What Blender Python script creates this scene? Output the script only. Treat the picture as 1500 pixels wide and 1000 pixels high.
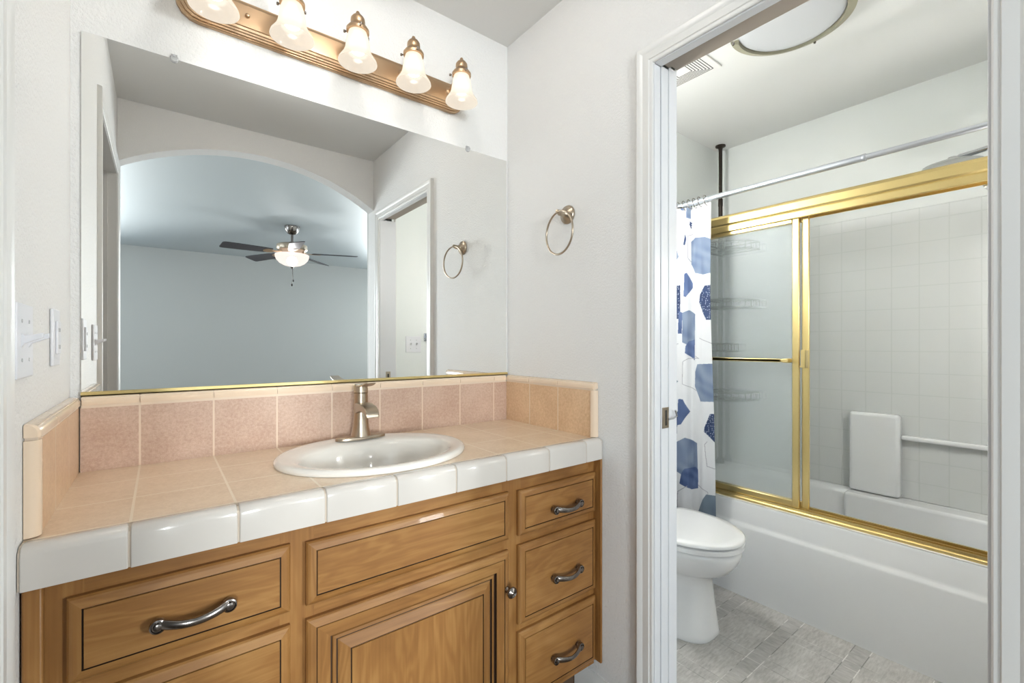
import bpy, bmesh, math, random
import numpy as np
from mathutils import Vector, Matrix
random.seed(7)
for o in list(bpy.data.objects): bpy.data.objects.remove(o)
SC = bpy.context.scene
COL = SC.collection
PI = math.pi
R = math.radians

# ------------------------------------------------------------------ camera
cam = bpy.data.cameras.new('camera'); camo = bpy.data.objects.new('camera', cam); COL.objects.link(camo)
camo.location = (0, 0, 1.19); camo.rotation_euler = (R(90), 0, R(-37.7))
cam.sensor_width = 36; cam.lens = 667 / 1500 * 36; cam.shift_y = 3.5 / 1500; cam.clip_start = 0.02
SC.camera = camo
# ------------------------------------------------------------------ exposure, world, added window fill
SC.view_settings.view_transform = 'Standard'; SC.view_settings.look = 'None'
SC.view_settings.gamma = 1; SC.view_settings.use_curve_mapping = False
SC.view_settings.exposure = 0.86
W = bpy.data.worlds.new('sky'); SC.world = W; W.use_nodes = True
W.node_tree.nodes['Background'].inputs[0].default_value = (.62, .78, 1, 1)
W.node_tree.nodes['Background'].inputs[1].default_value = 1.6

def area(name, loc, size, rot, power, col, sy=None, spread=180):
    l = bpy.data.lights.new(name, 'AREA'); l.energy = power; l.color = col; l.size = size
    if sy: l.shape = 'RECTANGLE'; l.size_y = sy
    l.spread = R(spread)
    o = bpy.data.objects.new(name, l); COL.objects.link(o); o.location = loc; o.rotation_euler = rot
    return o
# fill light added at the unseen bedroom windows, daylight coloured
area('added_daylight_left', (-1.86, -2.3, 1.5), 1.8, (R(90), 0, R(-90)), 14, (.93, .97, 1.0), 1.2)
area('added_daylight_right', (3.67, -2.2, 1.45), 1.9, (R(90), 0, R(90)), 18, (.88, .94, 1.0), 1.2)
area('added_daylight_far_left', (-1.13, -4.52, 1.42), 1.05, (R(90), 0, 0), 58, (.97, .985, 1.0), 1.4, 100)
area('added_daylight_far_right', (3.24, -4.52, 1.42), .50, (R(90), 0, 0), 78, (.97, .985, 1.0), 1.4, 100)

# ------------------------------------------------------------------ node helpers
def lin(c):
    return tuple(((v / 255) / 12.92 if v / 255 <= .04045 else ((v / 255 + .055) / 1.055) ** 2.4) for v in c)
def rgba(c): return (*c, 1)
class NT:
    def __init__(s, name):
        s.m = bpy.data.materials.new(name); s.m.use_nodes = True; s.t = s.m.node_tree; s.n = s.t.nodes
        s.b = s.n['Principled BSDF']; s._c = None
    def new(s, t, **k):
        x = s.n.new(t)
        for a, v in k.items(): setattr(x, a, v)
        return x
    def link(s, a, b): s.t.links.new(a, b)
    def coord(s):
        if not s._c: s._c = s.new('ShaderNodeTexCoord').outputs['Object']
        return s._c
    def math(s, op, a, b=None, c=None):
        x = s.new('ShaderNodeMath', operation=op)
        for i, v in enumerate((a, b, c)):
            if v is None: continue
            if isinstance(v, (int, float)): x.inputs[i].default_value = v
            else: s.link(v, x.inputs[i])
        return x.outputs[0]
    def sep(s):
        x = s.new('ShaderNodeSeparateXYZ'); s.link(s.coord(), x.inputs[0]); return x.outputs
    def noise(s, scale, detail=3, vec=None, dist=0, rough=.5):
        x = s.new('ShaderNodeTexNoise'); x.inputs['Scale'].default_value = scale; x.inputs['Detail'].default_value = detail
        x.inputs['Distortion'].default_value = dist; x.inputs['Roughness'].default_value = rough
        s.link(vec or s.coord(), x.inputs['Vector']); return x.outputs['Fac']
    def mapping(s, scale, rot=(0, 0, 0), loc=(0, 0, 0)):
        x = s.new('ShaderNodeMapping'); x.inputs['Scale'].default_value = scale; x.inputs['Rotation'].default_value = rot
        x.inputs['Location'].default_value = loc
        s.link(s.coord(), x.inputs[0]); return x.outputs[0]
    def ramp(s, f, stops):
        x = s.new('ShaderNodeValToRGB'); e = x.color_ramp.elements
        e[0].position = stops[0][0]; e[0].color = rgba(stops[0][1]); e[1].position = stops[-1][0]; e[1].color = rgba(stops[-1][1])
        for p, c in stops[1:-1]:
            q = e.new(p); q.color = rgba(c)
        s.link(f, x.inputs[0]); return x.outputs[0]
    def mix(s, f, a, b):
        x = s.new('ShaderNodeMix', data_type='RGBA')
        for i, v in ((0, f), (6, a), (7, b)):
            if isinstance(v, (int, float)): x.inputs[i].default_value = v
            elif isinstance(v, tuple): x.inputs[i].default_value = rgba(v)
            else: s.link(v, x.inputs[i])
        return x.outputs[2]
    def bump(s, h, strength, dist):
        x = s.new('ShaderNodeBump'); x.inputs['Strength'].default_value = strength; x.inputs['Distance'].default_value = dist
        s.link(h, x.inputs['Height']); s.link(x.outputs[0], s.b.inputs['Normal'])
    def col(s, c):
        if isinstance(c, tuple): s.b.inputs['Base Color'].default_value = rgba(c)
        else: s.link(c, s.b.inputs['Base Color'])
    def set(s, **k):
        names = dict(rough='Roughness', metal='Metallic', spec='Specular IOR Level', coat='Coat Weight', trans='Transmission Weight', ior='IOR', alpha='Alpha', es='Emission Strength', sss='Subsurface Weight', aniso='Anisotropic')
        for a, v in k.items():
            if a == 'ec': s.b.inputs['Emission Color'].default_value = rgba(v)
            else: s.b.inputs[names[a]].default_value = v
        return s.m
def solid(name, c, rough=.5, metal=0, var=.03, vs=9, **k):
    n = NT(name); c = lin(c)
    f = n.noise(vs, 3)
    n.col(n.mix(f, tuple(max(0, x * (1 - var)) for x in c), tuple(min(1, x * (1 + var)) for x in c)))
    return n.set(rough=rough, metal=metal, **k)
def paint(name, c, peel=.35, rough=.55, scale=150):
    n = NT(name); c = lin(c); f = n.noise(2.2, 2)
    n.col(n.mix(f, tuple(x * .975 for x in c), c))
    h = n.noise(scale, 3, rough=.6); n.bump(n.math('SMOOTH_MIN', h, .58, .1), peel, .004)
    return n.set(rough=rough)
M = {}
M['wall'] = paint('wall_paint', (227, 226, 224), .8)
M['bath_wall'] = paint('bathroom_paint', (228, 231, 229), .12)
M['ceiling'] = paint('ceiling_paint', (224, 224, 222), .10)
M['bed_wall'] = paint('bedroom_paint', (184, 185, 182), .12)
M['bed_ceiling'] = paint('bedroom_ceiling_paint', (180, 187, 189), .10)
M['trim'] = solid('white_trim_paint', (222, 221, 218), .32, var=.01)
M['jamb'] = solid('white_jamb_paint', (212, 213, 216), .30, var=.01)
M['plastic'] = solid('white_plastic', (226, 226, 230), .3, var=.01)
M['slot'] = solid('dark_slot', (40, 38, 36), .6)
M['track'] = solid('brown_grey_track_and_shade', (150, 140, 130), .6, 0)  # track colour; on the rear head it paints in the underside's shade
M['porcelain'] = solid('white_porcelain', (238, 238, 238), .08, var=.005, coat=.5)
M['sinkp'] = solid('sink_porcelain', (233, 229, 222), .09, var=.005, coat=.4)
M['tub'] = solid('tub_acrylic', (236, 237, 238), .16, var=.006, coat=.3)
M['gold'] = solid('polished_brass', (232, 208, 146), .30, 1, var=.03)
M['golddark'] = solid('brass_shadow_gasket', (92, 72, 34), .4, .7)
M['nickel'] = solid('satin_nickel', (178, 164, 146), .3, 1, var=.05, vs=40)
M['bronze'] = solid('brushed_bronze_plate', (190, 162, 132), .38, 1, var=.04)
M['pewter'] = solid('antique_pewter', (140, 134, 130), .24, 1, var=.35, vs=70)
M['chrome'] = solid('chrome', (205, 207, 212), .12, 1, var=.01)
M['steel'] = solid('rod_steel', (214, 218, 226), .32, 1, var=.02)
M['olive'] = solid('aged_brass_band', (158, 154, 134), .5, .3)
M['showergrey'] = solid('grey_shower_plastic', (176, 178, 176), .35)
M['toekick'] = solid('dark_toe_kick', (84, 66, 50), .7)
M['black'] = solid('dark_bronze_pole', (52, 44, 38), .4, .6)
M['blade'] = solid('dark_grey_fan_blade', (62, 60, 64), .45, var=.1)
M['carpet'] = solid('brown_carpet', (120, 106, 92), .95, var=.25, vs=300)
M['hardware'] = solid('screw_head_paint', (178, 178, 180), .4)
M['glaze'] = solid('dark_glaze_line', (48, 30, 16), .5)
M['cream'] = solid('cream_glazed_tile', (204, 198, 191), .18, var=.02, vs=14, coat=.3)
M['splashcap'] = solid('beige_glazed_cap_tile', (224, 201, 176), .16, var=.03, vs=14, coat=.3)
M['grout'] = solid('grey_tan_grout', (196, 182, 166), .8, var=.06, vs=60)
M['caulk'] = solid('caulk', (222, 204, 184), .6)

def mirror_mat():
    n = NT('mirror_silver'); n.col((.89, .895, .88)); return n.set(rough=.0, metal=1)
M['mirror'] = mirror_mat()

def wood(name, axis, seed):
    n = NT(name)
    sc = [7, 7, 7]; sc[axis] = 1.6
    v = n.mapping(tuple(sc), loc=(seed, seed * 2, seed * 3))
    sc2 = [170, 170, 170]; sc2[axis] = 3.5
    v2 = n.mapping(tuple(sc2), loc=(seed, 0, seed))
    a = n.noise(1.0, 3, v, dist=1.6); w = n.math('SINE', n.math('MULTIPLY', a, 44.0))
    w = n.math('MULTIPLY_ADD', w, .5, .5)
    f = n.noise(1.0, 2, v2); big = n.noise(2.6, 3)
    s = n.math('ADD', n.math('MULTIPLY', w, .11), n.math('ADD', n.math('MULTIPLY', f, .26), n.math('MULTIPLY', big, .68)))
    c = n.ramp(s, [(.28, lin((120, 79, 38))), (.5, lin((144, 100, 52))), (.75, lin((172, 128, 74)))])
    n.col(c); n.bump(f, .05, .001)
    return n.set(rough=.46, coat=.08, spec=.4)
M['wood_h'] = wood('maple_wood_horizontal', 0, 1.3)
M['wood_v'] = wood('maple_wood_vertical', 2, 4.1)
M['wood_d'] = wood('maple_wood_edge', 2, 8.7)

def tilemat(name, c1, c2, xs, ys, grout, rough=.3, pinkvar=0):
    n = NT(name); o = n.sep()
    g = None
    for use, comp, off in ((xs, 0, .041), (ys, 1, -1.04)):
        if not use: continue
        m = n.math('FLOORED_MODULO', n.math('ADD', o[comp], off + .0795), .159)
        d = n.math('ABSOLUTE', n.math('SUBTRACT', m, .0795))
        k = n.math('SUBTRACT', 1.0, n.math('SMOOTH_MIN', n.math('DIVIDE', d, .0026), 1.0, .3)) if False else n.math('LESS_THAN', d, .0022)
        g = k if g is None else n.math('MAXIMUM', g, k)
    a = n.noise(120, 6, rough=.8); b = n.noise(9, 3); f = n.math('ADD', n.math('MULTIPLY', a, .68), n.math('MULTIPLY', b, .32))
    c = n.ramp(f, [(.40, lin(c1)), (.60, lin(c2))])
    n.col(n.mix(g, c, lin(grout)))
    n.bump(n.math('SUBTRACT', n.math('MULTIPLY', a, .08), g), .5, .0015)
    return n.set(rough=rough, coat=.25)
M['tile_top'] = tilemat('beige_counter_tile', (218, 192, 162), (236, 213, 186), 1, 1, (242, 226, 204))
M['tile_splash_back'] = tilemat('pink_beige_splash_tile', (180, 149, 130), (205, 178, 160), 1, 0, (220, 200, 180))
M['tile_splash_side'] = tilemat('beige_side_splash_tile', (200, 164, 128), (222, 190, 154), 0, 1, (222, 204, 182))

def vinyl():
    n = NT('grey_vinyl_floor'); o = n.sep()
    def band(comp, off, lo, hi):
        m = n.math('FLOORED_MODULO', n.math('SUBTRACT', o[comp], off), .2335)
        a = n.math('GREATER_THAN', m, lo); b = n.math('LESS_THAN', m, hi); return m, n.math('MULTIPLY', a, b)
    my, sy = band(1, .771, -1, .056); mx, sx = band(0, 1.530, -1, .050)
    def line(m, at, w=.0016):
        d = n.math('ABSOLUTE', n.math('SUBTRACT', m, at)); return n.math('LESS_THAN', d, w)
    ly = n.math('MAXIMUM', line(my, .0017), line(my, .056)); lx = n.math('MAXIMUM', line(mx, .0017), line(mx, .050, .0012))
    grain = n.noise(1, 5, n.mapping((26, 110, 40)), rough=.65); grain2 = n.noise(1, 5, n.mapping((90, 24, 40)), rough=.65)
    cl = n.noise(9, 4)
    f = n.mix(sy, grain, grain2)
    f2 = n.math('ADD', n.math('MULTIPLY', f, .6), n.math('MULTIPLY', cl, .4))
    strip = n.math('MAXIMUM', sy, n.math('MULTIPLY', sx, .5))
    base = n.ramp(f2, [(.36, lin((160, 157, 153))), (.62, lin((200, 198, 194)))])
    base = n.mix(n.math('MULTIPLY', strip, .22), base, lin((140, 140, 140)))
    L = n.math('MAXIMUM', ly, n.math('MULTIPLY', lx, .7))
    lc = n.ramp(n.noise(12, 2), [(.45, lin((132, 130, 126))), (.55, lin((220, 218, 214)))])
    n.col(n.mix(L, base, lc))
    n.bump(n.math('SUBTRACT', n.math('MULTIPLY', f2, .5), L), .25, .001)
    return n.set(rough=.42)
M['vinyl'] = vinyl()

def surround():
    n = NT('white_moulded_surround'); o = n.sep(); g = None
    for comp in (0, 1, 2):
        m = n.math('FLOORED_MODULO', n.math('ADD', o[comp], .043), .104)
        k = n.math('LESS_THAN', n.math('ABSOLUTE', n.math('SUBTRACT', m, .052)), .0022)
        if comp == 0: gx = k
        elif comp == 1: gy = k
        else: gz = k
    geo = n.new('ShaderNodeNewGeometry'); s = n.new('ShaderNodeSeparateXYZ'); n.link(geo.outputs['Normal'], s.inputs[0])
    ax = n.math('ABSOLUTE', s.outputs[0]); fx = n.math('GREATER_THAN', ax, .7)
    side = n.math('ADD', n.math('MULTIPLY', gy, fx), n.math('MULTIPLY', gx, n.math('SUBTRACT', 1.0, fx)))
    g = n.math('MAXIMUM', side, gz)
    n.col(n.mix(g, lin((216, 218, 217)), lin((208, 211, 209))))
    n.bump(n.math('MULTIPLY', g, -1.0), .4, .0015)
    return n.set(rough=.38)
M['surround'] = surround()

def frosted():
    m = bpy.data.materials.new('frosted_shower_glass'); m.use_nodes = True; t = m.node_tree; t.nodes.clear()
    N = lambda k: t.nodes.new(k); L = t.links.new
    o = N('ShaderNodeOutputMaterial'); m1 = N('ShaderNodeMixShader'); m2 = N('ShaderNodeMixShader'); m3 = N('ShaderNodeMixShader')
    rf = N('ShaderNodeBsdfRefraction'); rf.inputs['Color'].default_value = (.985, .997, 1, 1); rf.inputs['Roughness'].default_value = .08; rf.inputs['IOR'].default_value = 1.12
    tp = N('ShaderNodeBsdfTransparent'); tp.inputs[0].default_value = (.985, .997, 1, 1)
    tl = N('ShaderNodeBsdfTranslucent'); tl.inputs[0].default_value = (.92, .97, .98, 1)
    df = N('ShaderNodeBsdfDiffuse'); df.inputs[0].default_value = (.90, .95, .97, 1)
    gl = N('ShaderNodeBsdfGlossy'); gl.inputs['Roughness'].default_value = .5
    m1.inputs[0].default_value = .75; L(rf.outputs[0], m1.inputs[1]); L(tp.outputs[0], m1.inputs[2])
    a = N('ShaderNodeMixShader'); a.inputs[0].default_value = .5; L(tl.outputs[0], a.inputs[1]); L(df.outputs[0], a.inputs[2])
    m2.inputs[0].default_value = .15; L(m1.outputs[0], m2.inputs[1]); L(a.outputs[0], m2.inputs[2])
    m3.inputs[0].default_value = .03; L(m2.outputs[0], m3.inputs[1]); L(gl.outputs[0], m3.inputs[2]); L(m3.outputs[0], o.inputs[0])
    return m
M['frost'] = frosted()
def clearglass(name, tint=(.95, .97, .97), refl=.06):
    m = bpy.data.materials.new(name); m.use_nodes = True; t = m.node_tree; t.nodes.clear()
    o = t.nodes.new('ShaderNodeOutputMaterial'); mx = t.nodes.new('ShaderNodeMixShader'); a = t.nodes.new('ShaderNodeBsdfTransparent')
    b = t.nodes.new('ShaderNodeBsdfGlossy'); b.inputs['Roughness'].default_value = .02; a.inputs[0].default_value = rgba(tint); mx.inputs[0].default_value = refl
    t.links.new(a.outputs[0], mx.inputs[1]); t.links.new(b.outputs[0], mx.inputs[2]); t.links.new(mx.outputs[0], o.inputs[0]); return m
M['clear'] = clearglass('added_window_glass')
M['clipplastic'] = solid('clear_plastic_clip', (245, 245, 245), .15, trans=.6)
def shademat():
    # opal glass: lets part of the bulb's light straight through, scatters the rest, and glows
    m = bpy.data.materials.new('opal_glass_shade'); m.use_nodes = True; t = m.node_tree; t.nodes.clear()
    o = t.nodes.new('ShaderNodeOutputMaterial'); mx = t.nodes.new('ShaderNodeMixShader'); tr = t.nodes.new('ShaderNodeBsdfTransparent')
    tl = t.nodes.new('ShaderNodeBsdfTranslucent'); em = t.nodes.new('ShaderNodeEmission'); ad = t.nodes.new('ShaderNodeAddShader')
    gl = t.nodes.new('ShaderNodeBsdfGlossy'); mg = t.nodes.new('ShaderNodeMixShader')
    tr.inputs[0].default_value = (1, .97, .92, 1); tl.inputs[0].default_value = (.30, .27, .23, 1)
    em.inputs[0].default_value = (1, .92, .80, 1); em.inputs[1].default_value = .30
    gl.inputs['Roughness'].default_value = .15; mg.inputs[0].default_value = .05
    mx.inputs[0].default_value = .22
    t.links.new(tl.outputs[0], mx.inputs[1]); t.links.new(tr.outputs[0], mx.inputs[2])
    t.links.new(mx.outputs[0], ad.inputs[0]); t.links.new(em.outputs[0], ad.inputs[1])
    t.links.new(ad.outputs[0], mg.inputs[1]); t.links.new(gl.outputs[0], mg.inputs[2]); t.links.new(mg.outputs[0], o.inputs[0])
    return m
M['shade'] = shademat()
def emis(name, c, s):
    n = NT(name); n.col((.42, .43, .44)); return n.set(ec=c, es=s, rough=.3)
M['bulb'] = emis('lit_bulb', (1, .93, .82), 3.0)
M['dome'] = emis('frosted_dome', (.93, .97, 1), .06)
def bowlmat():
    m = bpy.data.materials.new('fan_glass_bowl'); m.use_nodes = True; t = m.node_tree; t.nodes.clear()
    o = t.nodes.new('ShaderNodeOutputMaterial'); mx = t.nodes.new('ShaderNodeMixShader'); tr = t.nodes.new('ShaderNodeBsdfTransparent')
    em = t.nodes.new('ShaderNodeEmission'); em.inputs[0].default_value = (1, .86, .80, 1); em.inputs[1].default_value = .75
    mx.inputs[0].default_value = .30; t.links.new(em.outputs[0], mx.inputs[1]); t.links.new(tr.outputs[0], mx.inputs[2]); t.links.new(mx.outputs[0], o.inputs[0]); return m
M['fanbowl'] = bowlmat()
M['canlens'] = emis('downlight_lens', (1, .98, .95), 5.0)

# ------------------------------------------------------------------ mesh helpers
class MB:
    def __init__(s): s.bm = bmesh.new(); s.mats = []
    def mi(s, m):
        m = M[m] if isinstance(m, str) else m
        if m not in s.mats: s.mats.append(m)
        return s.mats.index(m)
    def face(s, vs, m):
        try: f = s.bm.faces.new(vs)
        except ValueError: return None
        f.material_index = s.mi(m); return f
    def box(s, x0, x1, y0, y1, z0, z1, m):
        v = [s.bm.verts.new((x, y, z)) for x in (x0, x1) for y in (y0, y1) for z in (z0, z1)]
        for q in ((0, 1, 3, 2), (4, 6, 7, 5), (0, 4, 5, 1), (2, 3, 7, 6), (0, 2, 6, 4), (1, 5, 7, 3)): s.face([v[i] for i in q], m)
        return s
    def loft(s, rings, m, caps=(True, True), closed=True):
        rr = [[s.bm.verts.new(p) for p in r] for r in rings]
        n = len(rr[0])
        for i, (a, b) in enumerate(zip(rr, rr[1:])):
            mm = m[i] if isinstance(m, list) else m
            for j in range(n if closed else n - 1): s.face([a[j], a[(j + 1) % n], b[(j + 1) % n], b[j]], mm)
        if caps[0]: s.face(list(reversed(rr[0])), m[0] if isinstance(m, list) else m)
        if caps[1]: s.face(rr[-1], m[-1] if isinstance(m, list) else m)
        return s
    def lathe(s, c, prof, m, n=32, axis='z', caps=(True, True), squash=1):
        rings = []
        for r, h in prof:
            ring = []
            for k in range(n):
                a = 2 * PI * k / n; u, v = r * math.cos(a), r * math.sin(a) * squash
                p = {'z': (u, v, h), 'y': (u, h, -v), 'x': (h, u, v)}[axis]
                ring.append((c[0] + p[0], c[1] + p[1], c[2] + p[2]))
            rings.append(ring)
        return s.loft(rings, m, caps)
    def tube(s, pts, r, m, n=10, closed=False, flat=1, up=None):
        pts = [Vector(p) for p in pts]; N = len(pts); rings = []; prev = None
        for i, p in enumerate(pts):
            if closed: t = (pts[(i + 1) % N] - pts[i - 1])
            else: t = pts[min(i + 1, N - 1)] - pts[max(i - 1, 0)]
            t.normalize()
            if prev is None:
                a = Vector(up) if up else (Vector((0, 0, 1)) if abs(t.z) < .9 else Vector((1, 0, 0)))
                a = (a - t * a.dot(t)).normalized()
            else: a = (prev - t * prev.dot(t)).normalized()
            prev = a; b = t.cross(a)
            rad = r[i] if isinstance(r, (list, tuple)) else r
            rings.append([tuple(p + a * rad * flat * math.cos(2 * PI * k / n) + b * rad * math.sin(2 * PI * k / n)) for k in range(n)])
        if closed: rings.append(rings[0])
        s.loft(rings, m, (not closed, not closed))
        if closed: bmesh.ops.remove_doubles(s.bm, verts=s.bm.verts, dist=1e-6)
        return s
    def prism(s, poly, axis, a, b, m):
        def P(u, v, w): return {'x': (w, u, v), 'y': (u, w, v), 'z': (u, v, w)}[axis]
        return s.loft([[P(u, v, a) for u, v in poly], [P(u, v, b) for u, v in poly]], m)
    def strip(s, rows, m, smooth=True):
        return s.loft(rows, m, (False, False), False)
def obj(name, mb, parent=None, bevel=0, smooth=35, seg=2, subsurf=0, keep_normals=False):
    bm = mb.bm
    if not keep_normals: bmesh.ops.recalc_face_normals(bm, faces=bm.faces)
    me = bpy.data.meshes.new(name); bm.to_mesh(me); bm.free()
    for m in mb.mats: me.materials.append(m)
    if smooth:
        me.shade_smooth(); me.set_sharp_from_angle(angle=R(smooth))
    o = bpy.data.objects.new(name, me); COL.objects.link(o)
    if parent is not None:
        o.parent = parent
        w = parent.get('_base')
        if w is not None: o.location = (-w[0], -w[1], -w[2])
    if bevel:
        b = o.modifiers.new('bevel', 'BEVEL'); b.width = bevel; b.segments = seg; b.limit_method = 'ANGLE'; b.angle_limit = R(50)
        b.harden_normals = False
    if subsurf:
        b = o.modifiers.new('sub', 'SUBSURF'); b.levels = subsurf; b.render_levels = subsurf
    return o
def tag(o, label, cat=None, group=None):
    o['label'] = label
    if cat: o['category'] = cat
    if group: o['group'] = group
    return o
def thing(name, loc, label, cat, group=None):
    o = bpy.data.objects.new(name, None); COL.objects.link(o); o.location = loc; o['_base'] = list(loc)
    o.empty_display_size = .05
    return tag(o, label, cat, group)
def struct(name, mb, **k):
    o = obj(name, mb, **k); o['kind'] = 'structure'; return o
def bx(*a): return MB().box(*a)

# ------------------------------------------------------------------ dimensions (metres)
XL, XR, XB, XK = -.172, 1.153, 1.257, 2.87      # left wall, vanity right wall, bathroom left face, rear shower wall
YW, YN = 1.524, .02                             # mirror wall / bathroom far wall, bathroom near wall
ZC = 2.434
BX0, BX1, BY = -1.8, 3.6, -4.45                 # bedroom extents
DY0, DY1, DZ = .122, .80, 2.012                 # bathroom doorway
LY0, LY1, LZ = .075, .860, 2.03                 # closet doorway on the left wall

# ------------------------------------------------------------------ room shell
struct('floor', bx(BX0, XR + .05, BY, YW, -.05, 0, 'carpet').box(XR + .05, BX1, BY, -.10, -.05, 0, 'carpet'))
struct('floor_bathroom', bx(XR + .05, XK, -.10, YW, -.05, 0, 'vinyl'))
struct('ceiling', bx(BX0 - .1, BX1 + .1, -.10, YW + .1, ZC, ZC + .08, 'ceiling'))
struct('ceiling_bedroom', bx(BX0 - .1, BX1 + .1, BY - .1, -.10, ZC, ZC + .08, 'bed_ceiling'))
struct('wall_back', bx(BX0 - .1, XR + .05, YW, YW + .1, 0, ZC, 'wall'))
struct('wall_bathroom_far', bx(XR + .05, XK + .1, YW, YW + .1, 0, ZC, 'bath_wall'))
struct('wall_left', bx(XL - .1, XL, -.10, LY0 - .002, 0, ZC, 'wall').box(XL - .1, XL, LY1 + .002, YW, 0, ZC, 'wall').box(XL - .1, XL, LY0 - .002, LY1 + .002, LZ + .002, ZC, 'wall'))
struct('wall_right', bx(XR, XR + .019, -.10, DY0 - .014, 0, ZC, 'wall').box(XR, XR + .019, DY1 + .013, YW, 0, ZC, 'wall').box(XR, XR + .019, DY0 - .014, DY1 + .013, DZ + .013, ZC, 'wall'))
struct('wall_bathroom_left', bx(XB - .019, XB, YN, DY0 - .014, 0, ZC, 'bath_wall').box(XB - .019, XB, DY1 + .013, YW, 0, ZC, 'bath_wall').box(XB - .019, XB, DY0 - .014, DY1 + .013, DZ + .035, ZC, 'bath_wall'))
struct('wall_bathroom_near', bx(XR + .019, XK, -.04, YN, 0, ZC, 'bath_wall').box(XR + .019, XK + .1, -.10, -.04, 0, ZC, 'bed_wall'))
struct('wall_bathroom_rear', bx(XK, XK + .1, -.04, YW, 0, ZC, 'bath_wall'))
# arched wall the camera stands in
mb = MB(); poly = [(XL, ZC), (XL, 2.112)]
AC, AR = .478, 1.225
for i in range(0, 41):
    x = XL + (XR - XL) * i / 40; z = 2.301 - AR + math.sqrt(AR * AR - (x - AC) ** 2)
    poly.append((x, z))
poly += [(XR, ZC)]
mb.prism(poly, 'y', -.10, 0, 'wall'); struct('wall_arch', mb, bevel=.012, seg=3, smooth=40)
struct('wall_bedroom_near', bx(BX0, XL - .1, -.12, -.10, 0, ZC, 'bed_wall').box(XK + .1, BX1, -.12, -.10, 0, ZC, 'bed_wall').box(XL - .1, XL, -.12, -.10, 0, ZC, 'bed_wall').box(XR, XK + .1, -.12, -.10, 0, ZC, 'bed_wall'))
def added_window_frame(n, axis, w0, w1, a0, a1, z0, z1):  # unseen windows added to let fill light into the vanity area
    """axis 'x': window in a wall facing x, spanning y a0..a1; axis 'y': in a wall facing y, spanning x a0..a1"""
    m = (w0 + w1) / 2; t = .045; mb = MB(); am = (a0 + a1) / 2
    def B(q, d, a, b, c, e, mat):
        return q.box(m - d, m + d, a, b, c, e, mat) if axis == 'x' else q.box(a, b, m - d, m + d, c, e, mat)
    for a, b, c, d in ((a0, a1, z0, z0 + t), (a0, a1, z1 - t, z1), (a0, a0 + t, z0 + t, z1 - t), (a1 - t, a1, z0 + t, z1 - t), (a0 + t, a1 - t, (z0 + z1) / 2 - t / 2, (z0 + z1) / 2 + t / 2)):
        B(mb, .02, a, b, c, d, 'trim')
    f = struct('added_window_%d' % n, mb); obj('pane', B(MB(), .003, a0 + t, a1 - t, z0 + t, z1 - t, 'clear'), f)
def wall_x(nm, x0, x1, ya, yb, w0, w1, z0, z1, n):
    struct(nm, bx(x0, x1, ya, w0, 0, ZC, 'bed_wall').box(x0, x1, w1, yb, 0, ZC, 'bed_wall').box(x0, x1, w0, w1, 0, z0, 'bed_wall').box(x0, x1, w0, w1, z1, ZC, 'bed_wall'))
    added_window_frame(n, 'x', x0, x1, w0, w1, z0, z1)
wall_x('wall_bedroom_left', BX0 - .1, BX0, BY, YW, -3.3, -1.3, .85, 2.15, 1)
wall_x('wall_bedroom_right', BX1, BX1 + .1, BY, -.10, -3.2, -1.2, .85, 2.05, 2)
mb = MB(); xs = [BX0 - .1, -1.70, -.56, 2.95, 3.53, BX1 + .1]
for a, b in ((0, 1), (2, 3), (4, 5)): mb.box(xs[a], xs[b], BY - .1, BY, 0, ZC, 'bed_wall')
for a, b in ((1, 2), (3, 4)): mb.box(xs[a], xs[b], BY - .1, BY, 0, .68, 'bed_wall').box(xs[a], xs[b], BY - .1, BY, 2.16, ZC, 'bed_wall')
struct('wall_bedroom_far', mb)
added_window_frame(3, 'y', BY - .1, BY, -1.70, -.56, .68, 2.16); added_window_frame(4, 'y', BY - .1, BY, 2.95, 3.53, .68, 2.16)

# ------------------------------------------------------------------ door trim
CP0 = [(0, 0), (0, .009), (.003, .011), (.011, .011), (.013, .0135), (.017, .0135), (.034, .0125), (.045, .017), (.051, .018), (.055, .016), (.057, .0)]
def casing(mb, xp, d, y0, y1, zt, m='trim', zb=0, k=1):
    CP = [(w, t * k) for w, t in CP0]
    rows = [[(xp + d * t, y0 - w, zb) for w, t in CP], [(xp + d * t, y0 - w, zt + w) for w, t in CP], [(xp + d * t, y1 + w, zt + w) for w, t in CP], [(xp + d * t, y1 + w, zb) for w, t in CP]]
    mb.loft(rows, m, (True, True), True)
mb = MB(); casing(mb, XR, -1, DY0 - .005, DY1 + .004, DZ + .004)
dr = struct('door_1', mb, smooth=20)
mb = MB(); casing(mb, XB, 1, DY0 - .005, DY1 + .005, DZ + .024); obj('casing_bathroom_side', mb, dr, smooth=20)
obj('jamb_near', bx(XR - .004, XB + .004, DY0 - .016, DY0, 0, DZ, 'jamb'), dr, bevel=.0015)
obj('jamb_split_front', bx(XR - .006, XR + .0220, DY1, DY1 + .014, 0, DZ, 'jamb'), dr, bevel=.0015)
obj('jamb_split_rear', bx(1.2190, XB + .004, DY1, DY1 + .014, 0, DZ + .016, 'jamb'), dr, bevel=.0015)
obj('head_front', bx(XR - .004, XR + .024, DY0 - .015, DY1, DZ, DZ + .014, 'jamb'), dr, bevel=.0015)
obj('head_rear', bx(1.2195, XB + .004, DY0 - .015, DY1, DZ + .020, DZ + .036, 'track'), dr, bevel=.0015)  # brown-grey stands in for shade under the rear head board
obj('head_track', bx(1.1790, 1.2190, DY0, DY1, DZ + .012, DZ + .030, 'track').box(1.1795, 1.1830, DY0, DY1, DZ + .008, DZ + .012, 'track'), dr)
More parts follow.
